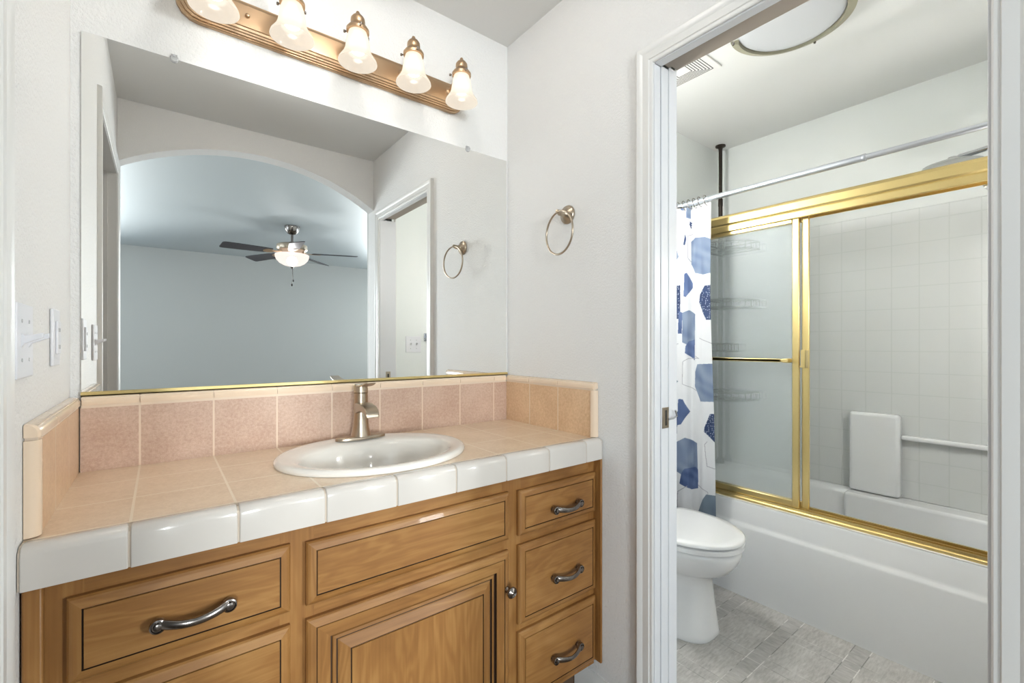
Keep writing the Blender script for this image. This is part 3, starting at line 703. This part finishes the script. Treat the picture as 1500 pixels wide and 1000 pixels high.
def egg(z, yf, yb, ax, n=56):
    out = []; cy = 1.085
    for k in range(n):
        t = 2 * PI * k / n; c, s_ = math.cos(t), math.sin(t); ay = (yb - cy) if s_ > 0 else (cy - yf); p = 2.6 if s_ > 0 else 2.05
        out.append((TX + ax * math.copysign(abs(c) ** (2 / p), c), cy + ay * math.copysign(abs(s_) ** (2 / p), s_), z))
    return out
mb = MB(); mb.loft([egg(.3835, .853, 1.262, .182), egg(.387, .846, 1.265, .188), egg(.402, .846, 1.265, .188), egg(.4055, .853, 1.262, .182)], 'porcelain'); st = obj('seat', mb, tl, smooth=50)
mb = MB(); mb.loft([egg(.4085, .853, 1.262, .182), egg(.412, .845, 1.266, .188), egg(.422, .845, 1.266, .188), egg(.4265, .851, 1.261, .182), egg(.428, .880, 1.235, .155), egg(.429, .98, 1.18, .07)], 'porcelain'); obj('lid', mb, tl, smooth=60)
obj('tank', bx(TX - .235, TX + .20, 1.335, 1.515, .388, .735, 'porcelain'), tl, bevel=.02, seg=4)
obj('tank_lid', bx(TX - .245, TX + .21, 1.322, 1.520, .737, .770, 'porcelain'), tl, bevel=.010, seg=3)
mb = MB(); mb.lathe((TX - .17, 0, .68), [(.012, 1.335), (.012, 1.322), (.006, 1.318)], 'chrome', 16, 'y').tube([(TX - .17, 1.318, .68), (TX - .13, 1.314, .676), (TX - .10, 1.314, .672)], .006, 'chrome'); obj('flush_lever', mb, tl)
for s_ in (-1, 1):
    mb = MB(); mb.lathe((TX + s_ * .075, 1.282, .388), [(.016, 0), (.016, .02), (.010, .028), (.0001, .029)], 'porcelain', 16); obj('hinge_cap', mb, st, smooth=50)

# ------------------------------------------------------------------ bathtub
tu = thing('bathtub', (2.5, .77, 0), 'white built-in bathtub with a plain apron under the brass shower track', 'bathtub')
mb = MB(); x0, x1, y0, y1 = 2.192, XK - .001, YN + .001, YW - .001; ZB = .442
o_, h0 = ring_hole(mb, x0, x1, y0, y1, ZB, 2.55, .772, .245, .665, None, p=4, n=96)
def sq(r, k, kz, z): return [(2.55 + (x - 2.55) * k, .772 + (y - .772) * kz, z) for x, y, _ in r]
mb.loft([o_, sq(h0, 1.03, 1.012, ZB), sq(h0, 1.0, 1.0, ZB - .006), sq(h0, .97, .985, ZB - .025), sq(h0, .90, .945, .26), sq(h0, .84, .91, .15), sq(h0, .76, .86, .115), sq(h0, .4, .5, .105)], 'tub', (False, True))
obj('basin', mb, tu, smooth=50)
# apron: rounded rim, upper band, shallow ledge, lower panel
pr = [(2.235, ZB + .0005), (2.200, ZB), (2.1915, ZB - .004), (2.188, ZB - .014), (2.1855, .350), (2.182, .339), (2.1765, .331), (2.1745, .322), (2.1750, .05), (2.175, .0), (2.20, .0), (2.20, ZB - .02), (2.235, ZB - .01)]
mb = MB(); mb.prism([(x, z) for x, z in pr], 'y', y0, y1, 'tub'); obj('apron', mb, tu, smooth=40)
# ------------------------------------------------------------------ moulded surround
su = thing('shower_surround', (2.85, .77, ZB), 'white moulded tile-look shower surround with a shelf column above the bathtub', 'shower surround')
Z1 = 1.838
obj('rear_panel', bx(2.8575, XK - .0005, YN + .0005, YW - .0005, ZB + .001, Z1, 'surround'), su, bevel=.002)
obj('end_panel', bx(2.22, 2.8555, YW - .012, YW - .0005, ZB + .001, Z1, 'surround'), su, bevel=.002)
obj('end_panel', bx(2.22, 2.8555, YN + .0005, YN + .012, ZB + .001, Z1, 'surround'), su, bevel=.002)
obj('shelf_column', bx(2.800, 2.8570, .590, .795, ZB + .003, .846, 'tub'), su, bevel=.016, seg=4)
obj('grab_ledge', bx(2.815, 2.8555, YN + .013, .589, .728, .750, 'tub'), su, bevel=.008, seg=3)
obj('rear_ledge', bx(2.745, 2.845, YN + .06, .80, .255, ZB + .0005, 'tub'), tu, bevel=.014, seg=4)

# ------------------------------------------------------------------ shower door
sd = thing('sliding_shower_door', (2.235, .77, ZB), 'brass framed sliding shower door, both frosted panels pushed toward the curtain', 'shower door')
HZ0, HZ1 = 1.742, 1.828
hp = [(2.212, HZ0), (2.209, HZ0 + .003), (2.209, HZ0 + .028), (2.213, HZ0 + .034), (2.209, HZ0 + .041), (2.209, HZ0 + .070), (2.214, HZ1 - .006), (2.222, HZ1), (2.262, HZ1), (2.266, HZ1 - .004), (2.266, HZ0), (2.262, HZ0), (2.262, HZ0 + .02), (2.216, HZ0 + .02), (2.216, HZ0)]
mb = MB(); mb.prism(hp, 'y', YN + .0125, YW - .0125, 'gold'); obj('header_rail', mb, sd, smooth=25)
tp = [(2.206, ZB + .0008), (2.206, ZB + .010), (2.209, ZB + .013), (2.215, ZB + .013), (2.217, ZB + .022), (2.222, ZB + .022), (2.223, ZB + .013), (2.232, ZB + .013), (2.233, ZB + .026), (2.238, ZB + .026), (2.239, ZB + .013), (2.252, ZB + .013), (2.253, ZB + .032), (2.262, ZB + .032), (2.266, ZB + .0008)]
mb = MB(); mb.prism(tp, 'y', YN + .0125, YW - .0125, 'gold'); obj('bottom_track', mb, sd, smooth=25)
for a, b in ((YN + .0125, YN + .030), (YW - .030, YW - .0125)):
    obj('wall_channel', bx(2.212, 2.260, a, b, ZB + .034, HZ0 - .001, 'gold'), sd, bevel=.002)
def panel(x, ya, yb, lab):
    t = .0025; fr = .028; zb, zt = ZB + .024, HZ0 + .012
    g = obj('sliding_panel', bx(x - t, x + t, ya + fr * .6, yb - fr * .6, zb + .012, zt - .012, 'frost'), sd, smooth=0); g['label'] = lab
    mb = MB(); w = .0065
    for a, b, c, d in ((ya, ya + fr, zb, zt), (yb - fr, yb, zb, zt), (ya + fr, yb - fr, zb, zb + .028), (ya + fr, yb - fr, zt - .028, zt)): mb.box(x - w, x + w, a, b, c, d, 'gold')
    obj('panel_frame', mb, g, bevel=.003, seg=2)
    return g
p1 = panel(2.2275, .812, 1.490, 'frosted glass panel with towel bar')
p2 = panel(2.2475, .780, 1.460, 'frosted glass panel on the inner track')
mb = MB(); mb.box(2.176, 2.184, .870, 1.440, 1.108, 1.124, 'gold')
for y in (.850, 1.455): mb.box(2.174, 2.221, y - .012, y + .012, 1.107, 1.125, 'gold').box(2.176, 2.184, min(y, .870), max(y, .87) if y < 1 else y, 1.1085, 1.1235, 'gold')
obj('towel_bar', mb, p1, bevel=.003)
mb = MB(); mb.box(2.206, 2.241, .7815, .7845, 1.086, 1.164, 'gold').box(2.206, 2.209, .7815, .800, 1.086, 1.164, 'gold').box(2.209, 2.2405, .785, .806, 1.088, 1.094, 'gold'); obj('pull_tab', mb, p2, bevel=.001)
# ------------------------------------------------------------------ curtain rod and curtain
RX, RZ = 2.100, 1.892
rd = thing('curtain_rod', (RX, .77, RZ), 'steel tension curtain rod running across in front of the brass shower header', 'curtain rod')
mb = MB(); mb.lathe((RX, 0, RZ), [(.0130, .545), (.0130, YW - .012)], 'steel', 20, 'y'); mb.lathe((RX, 0, RZ), [(.016, YW - .014), (.022, YW - .010), (.022, YW - .001)], 'steel', 20, 'y'); obj('outer_tube', mb, rd, smooth=50)
mb = MB(); mb.lathe((RX, 0, RZ), [(.0108, YN + .012), (.0108, .546)], 'steel', 20, 'y'); mb.lathe((RX, 0, RZ), [(.022, YN + .001), (.022, YN + .010), (.016, YN + .014)], 'steel', 20, 'y'); obj('inner_tube', mb, rd, smooth=50)
mb = MB(); mb.lathe((RX, 0, RZ), [(.0132, .540), (.0138, .542), (.0138, .549), (.0132, .551)], 'steel', 20, 'y'); obj('joint_collar', mb, rd)

HEX = [
('s',[(1.244,1.722),(1.179,1.711),(1.14,1.691),(1.14,1.534),(1.187,1.528),(1.244,1.545),(1.263,1.592),(1.263,1.703)]),
('b',[(1.279,1.549),(1.255,1.493),(1.255,1.472),(1.284,1.426),(1.295,1.431),(1.291,1.546)]),
('n',[(1.179,1.474),(1.14,1.475),(1.14,1.307),(1.172,1.307),(1.213,1.396),(1.209,1.432)]),
('n',[(1.349,1.489),(1.309,1.488),(1.309,1.317),(1.349,1.318)]),
('b',[(1.316,1.357),(1.3,1.348),(1.302,1.241),(1.319,1.242)]),
('s',[(1.3,1.348),(1.27,1.36),(1.239,1.338),(1.239,1.206),(1.266,1.181),(1.3,1.198)]),
('b',[(1.27,1.204),(1.239,1.212),(1.239,1.107),(1.286,1.144),(1.284,1.177)]),
('b',[(1.311,1.891),(1.284,1.885),(1.291,1.863),(1.302,1.868)]),
('s',[(1.279,1.888),(1.261,1.884),(1.263,1.818),(1.281,1.826)]),
('n',[(1.286,1.749),(1.28,1.719),(1.287,1.687),(1.295,1.692)]),
('n',[(1.266,1.806),(1.257,1.796),(1.261,1.764),(1.268,1.79)]),
('s',[(1.345,1.729),(1.325,1.685),(1.313,1.633),(1.332,1.602),(1.345,1.603)]),
('s',[(1.222,1.09),(1.13,1.096),(1.13,.912),(1.204,.907),(1.237,.979),(1.235,1.053)]),
('n',[(1.156,.852),(1.12,.855),(1.12,.708),(1.186,.761),(1.183,.784)]),
('b',[(1.309,.911),(1.293,.909),(1.264,.85),(1.302,.783),(1.319,.776),(1.316,.907)]),
('n',[(1.345,.841),(1.317,.844),(1.322,.675),(1.345,.672)]),
('s',[(1.322,.692),(1.284,.717),(1.228,.698),(1.225,.567),(1.266,.566),(1.302,.529),(1.33,.544)]),
('b',[(1.302,.533),(1.288,.559),(1.235,.577),(1.223,.567),(1.223,.474),(1.261,.458),(1.311,.481)]),
('g',[(1.175,.458),(1.11,.468),(1.11,.365),(1.223,.36),(1.192,.43)]),
('g',[(1.345,1.022),(1.316,1.0),(1.345,.963)]),
('s',[(1.30,.30),(1.26,.32),(1.22,.29),(1.22,.20),(1.26,.17),(1.30,.20)]),
]
LINES = [[(1.213,1.86),(1.166,1.817)],[(1.262,1.6),(1.275,1.623),(1.275,1.734),(1.235,1.745),(1.213,1.727)],[(1.209,1.218),(1.14,1.190)],[(1.339,1.184),(1.317,1.191)],[(1.235,1.129),(1.213,1.117)],
[(1.23,.959),(1.297,.987),(1.296,1.1),(1.27,1.117),(1.213,1.118)],[(1.171,.714),(1.183,.7),(1.179,.649),(1.171,.595),(1.125,.591)],[(1.322,.348),(1.319,.439),(1.279,.472)],[(1.222,.489),(1.166,.47),(1.166,.459)]]
def curtain():
    NY, NZ = 250, 1150; zt, zb = 1.876, .075
    zz = np.linspace(zt, zb, NZ)[:, None]; u = np.linspace(0, 1, NY)[None, :]
    edge = 1.151 - .026 * np.clip((1.42 - zz), 0, 1.3); Y = edge + (1.500 - edge) * u
    g = (Y - 1.15)
    X = RX + .000 + .016 * np.sin((Y - 1.19) / .030 * np.clip(g * 8, .25, 1)) * np.clip(g / .07, 0, 1) + .002 * np.sin(Y * 130 + zz * 1.5) * np.clip(g / .05, .2, 1) + .004 * np.sin(zz * 5 + Y * 20)
    X = X * np.ones_like(zz)
    Yw = Y.copy(); Zw = zz + 0 * Y
    # second copy of the pattern for the bunched part hidden behind the wall
    Yp = np.where(Yw > 1.338, 1.14 + np.mod(Yw - 1.338, .19), Yw); Zp = np.where(Yw > 1.338, .2 + np.mod(Zw + .62, 1.65), Zw)
    col = np.ones((NZ, NY, 3)) * np.array(lin((206, 207, 210)))
    wn = .5 + .25 * np.sin(Zw * 43 + 2 * np.sin(Yw * 50)) + .25 * np.sin(Yw * 60 - Zw * 77 + 2 * np.sin(Zw * 29))
    rt = np.random.RandomState(3).rand(997, 3)
    pal = {'s': ((86, 102, 130), (120, 133, 154)), 'b': ((52, 72, 114), (82, 100, 138)), 'n': ((20, 40, 78), (26, 50, 90)), 'g': ((86, 102, 120), (112, 126, 140))}
    def inside(poly):
        c = np.zeros(Yp.shape, bool); n = len(poly)
        for i in range(n):
            (xa, za), (xb, zb_) = poly[i], poly[(i + 1) % n]
            if za == zb_: continue
            cond = ((za > Zp) != (zb_ > Zp)) & (Yp < (xb - xa) * (Zp - za) / (zb_ - za) + xa); c ^= cond
        return c
    for k, poly in HEX:
        m = inside(poly); a, b = (np.array(lin(q)) for q in pal[k]); c = a + (b - a) * wn[..., None]
        if k == 'n':
            cs = .0095; iy = np.floor(Yp / cs).astype(int); iz = np.floor(Zp / cs).astype(int); h = (iy * 73 + iz * 151) % 997
            ry = rt[h, 0]; rz = rt[h, 1]; dots = (np.hypot(Yp / cs - iy - .25 - .5 * ry, Zp / cs - iz - .25 - .5 * rz) < .17) & (rt[h, 2] < .62)
            c = np.where(dots[..., None], np.array(lin((205, 212, 225))), c)
        col[m] = c[m]
    for pts in LINES:
        for (ya, za), (yb, zb_) in zip(pts, pts[1:]):
            dy, dz = yb - ya, zb_ - za; L2 = dy * dy + dz * dz
            t = np.clip(((Yp - ya) * dy + (Zp - za) * dz) / L2, 0, 1); d = np.hypot(Yp - ya - t * dy, (Zp - za - t * dz)); m = d < .0016
            col[m] = np.array(lin((150, 150, 158)))
    V = np.stack([X, Yw, Zw], -1).reshape(-1, 3)
    idx = np.arange(NZ * NY).reshape(NZ, NY); F = np.stack([idx[:-1, :-1], idx[:-1, 1:], idx[1:, 1:], idx[1:, :-1]], -1).reshape(-1, 4)
    me = bpy.data.meshes.new('shower_curtain'); me.from_pydata(V.tolist(), [], F.tolist()); me.update()
    at = me.color_attributes.new('pattern', 'FLOAT_COLOR', 'POINT'); at.data.foreach_set('color', np.concatenate([col.reshape(-1, 3), np.ones((NZ * NY, 1))], 1).astype(np.float32).ravel())
    me.shade_smooth()
    n = NT('printed_curtain_fabric'); a = n.new('ShaderNodeAttribute', attribute_name='pattern'); n.col(a.outputs['Color']); n.bump(n.noise(900, 2), .1, .0005); me.materials.append(n.set(rough=.75))
    o = bpy.data.objects.new('shower_curtain', me); COL.objects.link(o)
    s = o.modifiers.new('cloth', 'SOLIDIFY'); s.thickness = .0012; s.offset = 0
    return tag(o, 'white shower curtain printed with blue hexagons bunched at the far end of the rod', 'shower curtain')
cu = curtain()
for y in (1.176, 1.206, 1.234, 1.262, 1.290, 1.320, 1.352, 1.386, 1.420, 1.455, 1.485):
    mb = MB(); pts = []
    for k in range(20):
        t = 2 * PI * k / 20; pts.append((RX + .019 * math.cos(t), y + .006 * math.sin(t), RZ - .004 + .0255 * math.sin(t)))
    mb.tube(pts, .0019, 'pewter', 8, closed=True); obj('hook', mb, cu, smooth=60)

# ------------------------------------------------------------------ tension pole caddy (behind the frosted glass)
PX, PY = 2.785, 1.462
pc = thing('shower_caddy', (PX, PY, ZB), 'dark bronze tension pole caddy with wire baskets in the shower corner', 'shower caddy')
mb = MB(); mb.lathe((PX, PY, 0), [(.030, ZC - .001), (.030, ZC - .008), (.014, ZC - .016), (.011, ZC - .03), (.011, 2.10), (.014, 2.095), (.014, 2.055), (.0125, 2.05), (.0125, ZB + .04), (.020, ZB + .03), (.024, ZB + .002)], 'black', 20); obj('pole', mb, pc, smooth=50)
for z, kk in ((1.80, 1), (1.455, 1), (1.19, .5), (.90, 1)):
    mb = MB()
    def arc(zz, k=1, n=18):
        pts = []
        for i in range(n + 1):
            a = PI * 1.5 + (PI / 2) * 0 + (i / n) * (-PI / 2); pts.append((PX + .045 + .21 * k * math.cos(a) * 1, PY + .035 + .25 * k * math.sin(a), zz))
        return pts
    A, B = arc(z, kk), arc(z - .045, kk)
    for q in (A, B):
        mb.tube(q + [(PX + .045, PY + .035, q[0][2])], .0045, 'black', 6, closed=True)
    for i in range(0, 19, 2): mb.tube([A[i], B[i]], .0026, 'black', 5)
    for i in range(1, 18, 2): mb.tube([B[i], (PX + .03, PY + .02, z - .045)], .0016, 'black', 5)
    mb.lathe((PX, PY, z - .02), [(.016, -.03), (.016, .03)], 'black', 14)
    obj('wire_basket', mb, pc, smooth=60)

# ------------------------------------------------------------------ shower head
sh = thing('rain_shower', (2.52, YN, 1.98), 'grey round shower head above the brass header at the right', 'shower head')
mb = MB(); mb.lathe((2.52, 0, 1.93), [(.03, YN + .001), (.028, YN + .008), (.012, YN + .012)], 'chrome', 20, 'y').tube([(2.52, YN + .01, 1.93), (2.52, .18, 1.945), (2.52, .27, 1.943), (2.52, .345, 1.935), (2.52, .365, 1.92)], .010, 'chrome'); obj('shower_arm', mb, sh, smooth=60)
mb = MB(); mb.lathe((2.52, .365, 1.902), [(.085, -.006), (.095, 0), (.094, .006), (.06, .018), (.02, .026), (.014, .038), (.0001, .04)], 'showergrey', 36); obj('spray_disc', mb, sh, smooth=40)
mb = MB(); mb.tube([(2.52, .20, 1.94), (2.50, .225, 1.88), (2.50, .240, 1.82)], .008, 'chrome'); mb.tube([(2.50, .240, 1.82), (2.49, .258, 1.802), (2.49, .275, 1.790)], [.012, .02, .022], 'chrome', 8); obj('hand_spray', mb, sh, smooth=60)

# ------------------------------------------------------------------ bathroom ceiling light
BLX, BLY = 1.845, .705
bl = thing('ceiling_light', (BLX, BLY, ZC), 'round white flush ceiling light with a thin aged brass rim in the bathroom', 'ceiling light')
mb = MB(); mb.lathe((BLX, BLY, 0), [(.19, ZC - .001), (.19, ZC - .020), (.0001, ZC - .021)], 'trim', 48); obj('base_pan', mb, bl, smooth=40)
mb = MB(); mb.lathe((BLX, BLY, 0), [(.172, ZC - .022), (.172, ZC - .050), (.160, ZC - .060), (.13, ZC - .070), (.09, ZC - .077), (.05, ZC - .080), (.0001, ZC - .081)], 'dome', 48); obj('glass_dome', mb, bl, smooth=60)
mb = MB(); rows = []
for k in range(61):
    a = R(103 - 250 * k / 60); c, s_ = math.cos(a), math.sin(a)
    rows.append([(BLX + r * c, BLY + r * s_, z) for r, z in ((.1735, ZC - .064), (.202, ZC - .052), (.204, ZC - .040), (.1735, ZC - .044))])
mb.loft(rows, 'olive'); rm = obj('rim_band', mb, bl, smooth=40); rm['label'] = 'aged brass rim band'
for a in (105, -5, -140):
    mb = MB(); mb.lathe((BLX + .192 * math.cos(R(a)), BLY + .192 * math.sin(R(a)), ZC - .056), [(.0001, -.008), (.004, -.007), (.005, 0), (.005, .006)], 'pewter', 12); obj('thumb_screw', mb, rm)
# ------------------------------------------------------------------ exhaust vent
vx0, vx1, vy0, vy1 = 1.758, 1.985, 1.035, 1.300
ev = thing('exhaust_fan_grille', ((vx0 + vx1) / 2, (vy0 + vy1) / 2, ZC), 'white slotted exhaust fan grille on the bathroom ceiling', 'vent')
obj('grille_cover', bx(vx0, vx1, vy0, vy1, ZC - .007, ZC - .0005, 'trim'), ev, bevel=.003)
mb = MB(); zs = ZC - .0076
for k in range(7):
    xo = vx1 - .020 - k * .0095; y_a = vy0 + .030 + k * .0115; y_b = vy1 - .030 - k * .0115; w = .0016; xm = (vx0 + vx1) / 2 - .03
    mb.box(xo - w, xo + w, y_a, y_b, zs, zs + .002, 'slot'); mb.box(xm, xo, y_a - w, y_a + w, zs, zs + .002, 'slot'); mb.box(xm, xo, y_b - w, y_b + w, zs, zs + .002, 'slot')
obj('slots', mb, ev)
# ------------------------------------------------------------------ added unseen fill lamps: vanity ceiling lamp, bathroom pendant and sconce
def added_dome_lamp(x, y, r, lab, power, col, zl):  # lamp added out of view to brighten the vanity area
    t = thing('added_flush_lamp', (x, y, ZC), lab, 'ceiling light')
    mb = MB(); mb.lathe((x, y, 0), [(r * .8, ZC - .0005), (r * .8, ZC - .016), (r * .3, ZC - .018)], 'nickel', 36, caps=(False, True)); obj('ceiling_plate', mb, t, smooth=40)
    mb = MB(); mb.lathe((x, y, 0), [(r * .82, ZC - .017), (r, ZC - .03), (r * .98, ZC - .055), (r * .85, ZC - .090), (r * .6, ZC - .115), (r * .3, ZC - .128), (.0001, ZC - .132)], 'shade', 36, caps=(False, False)); obj('opal_dome', mb, t, smooth=60)
    l = bpy.data.lights.new('ceiling_fill', 'POINT'); l.energy = power; l.color = col; l.shadow_soft_size = .04
    o = bpy.data.objects.new('ceiling_fill', l); COL.objects.link(o); o.location = (x, y, zl)
added_dome_lamp(.46, .89, .105, 'small white opal flush lamp added as unseen fill on the ceiling above the vanity', 9.5, (.975, .985, 1), ZC - .10)
t = thing('added_pendant', (1.42, 1.38, ZC), 'small white globe pendant lamp added as unseen fill in the bathroom corner by the toilet', 'ceiling light')  # pendant added out of view to light the bathroom more evenly
mb = MB(); mb.lathe((1.42, 1.38, 0), [(.05, ZC - .0005), (.05, ZC - .010), (.012, ZC - .02), (.005, ZC - .022), (.005, 1.95), (.03, 1.94), (.03, 1.92)], 'nickel', 28, caps=(False, False)); obj('hanging_rod', mb, t, smooth=40)
mb = MB(); mb.lathe((1.42, 1.38, 1.86), [(max(.07 * math.sin(PI * k / 16), .0001), -.07 * math.cos(PI * k / 16)) for k in range(17)], 'shade', 32, caps=(False, False)); obj('globe_shade', mb, t, smooth=60)
l = bpy.data.lights.new('pendant_fill', 'POINT'); l.energy = 50; l.color = (.94, .97, 1); l.shadow_soft_size = .05
lo = bpy.data.objects.new('pendant_fill', l); COL.objects.link(lo); lo.location = (1.42, 1.38, 1.86)
t = thing('added_sconce', (2.0, YN, 1.50), 'white globe wall sconce added as unseen fill on the near bathroom wall', 'added wall light')  # sconce added out of view to brighten the bathroom
mb = MB(); mb.lathe((2.0, 0, 1.50), [(.045, YN + .001), (.045, YN + .008), (.018, YN + .012), (.012, YN + .03), (.025, YN + .035), (.025, YN + .045)], 'nickel', 28, 'y'); obj('wall_bracket', mb, t, smooth=40)
mb = MB(); mb.lathe((2.0, YN + .09, 1.50), [(max(.055 * math.sin(PI * k / 16), .0001), -.055 * math.cos(PI * k / 16)) for k in range(17)], 'shade', 32, caps=(False, False)); obj('globe_shade', mb, t, smooth=60)
l = bpy.data.lights.new('sconce_fill', 'POINT'); l.energy = 22; l.color = (.94, .97, 1); l.shadow_soft_size = .04
lo = bpy.data.objects.new('sconce_fill', l); COL.objects.link(lo); lo.location = (2.0, YN + .09, 1.50)
for o in bpy.data.objects:
    if '_base' in o: del o['_base']
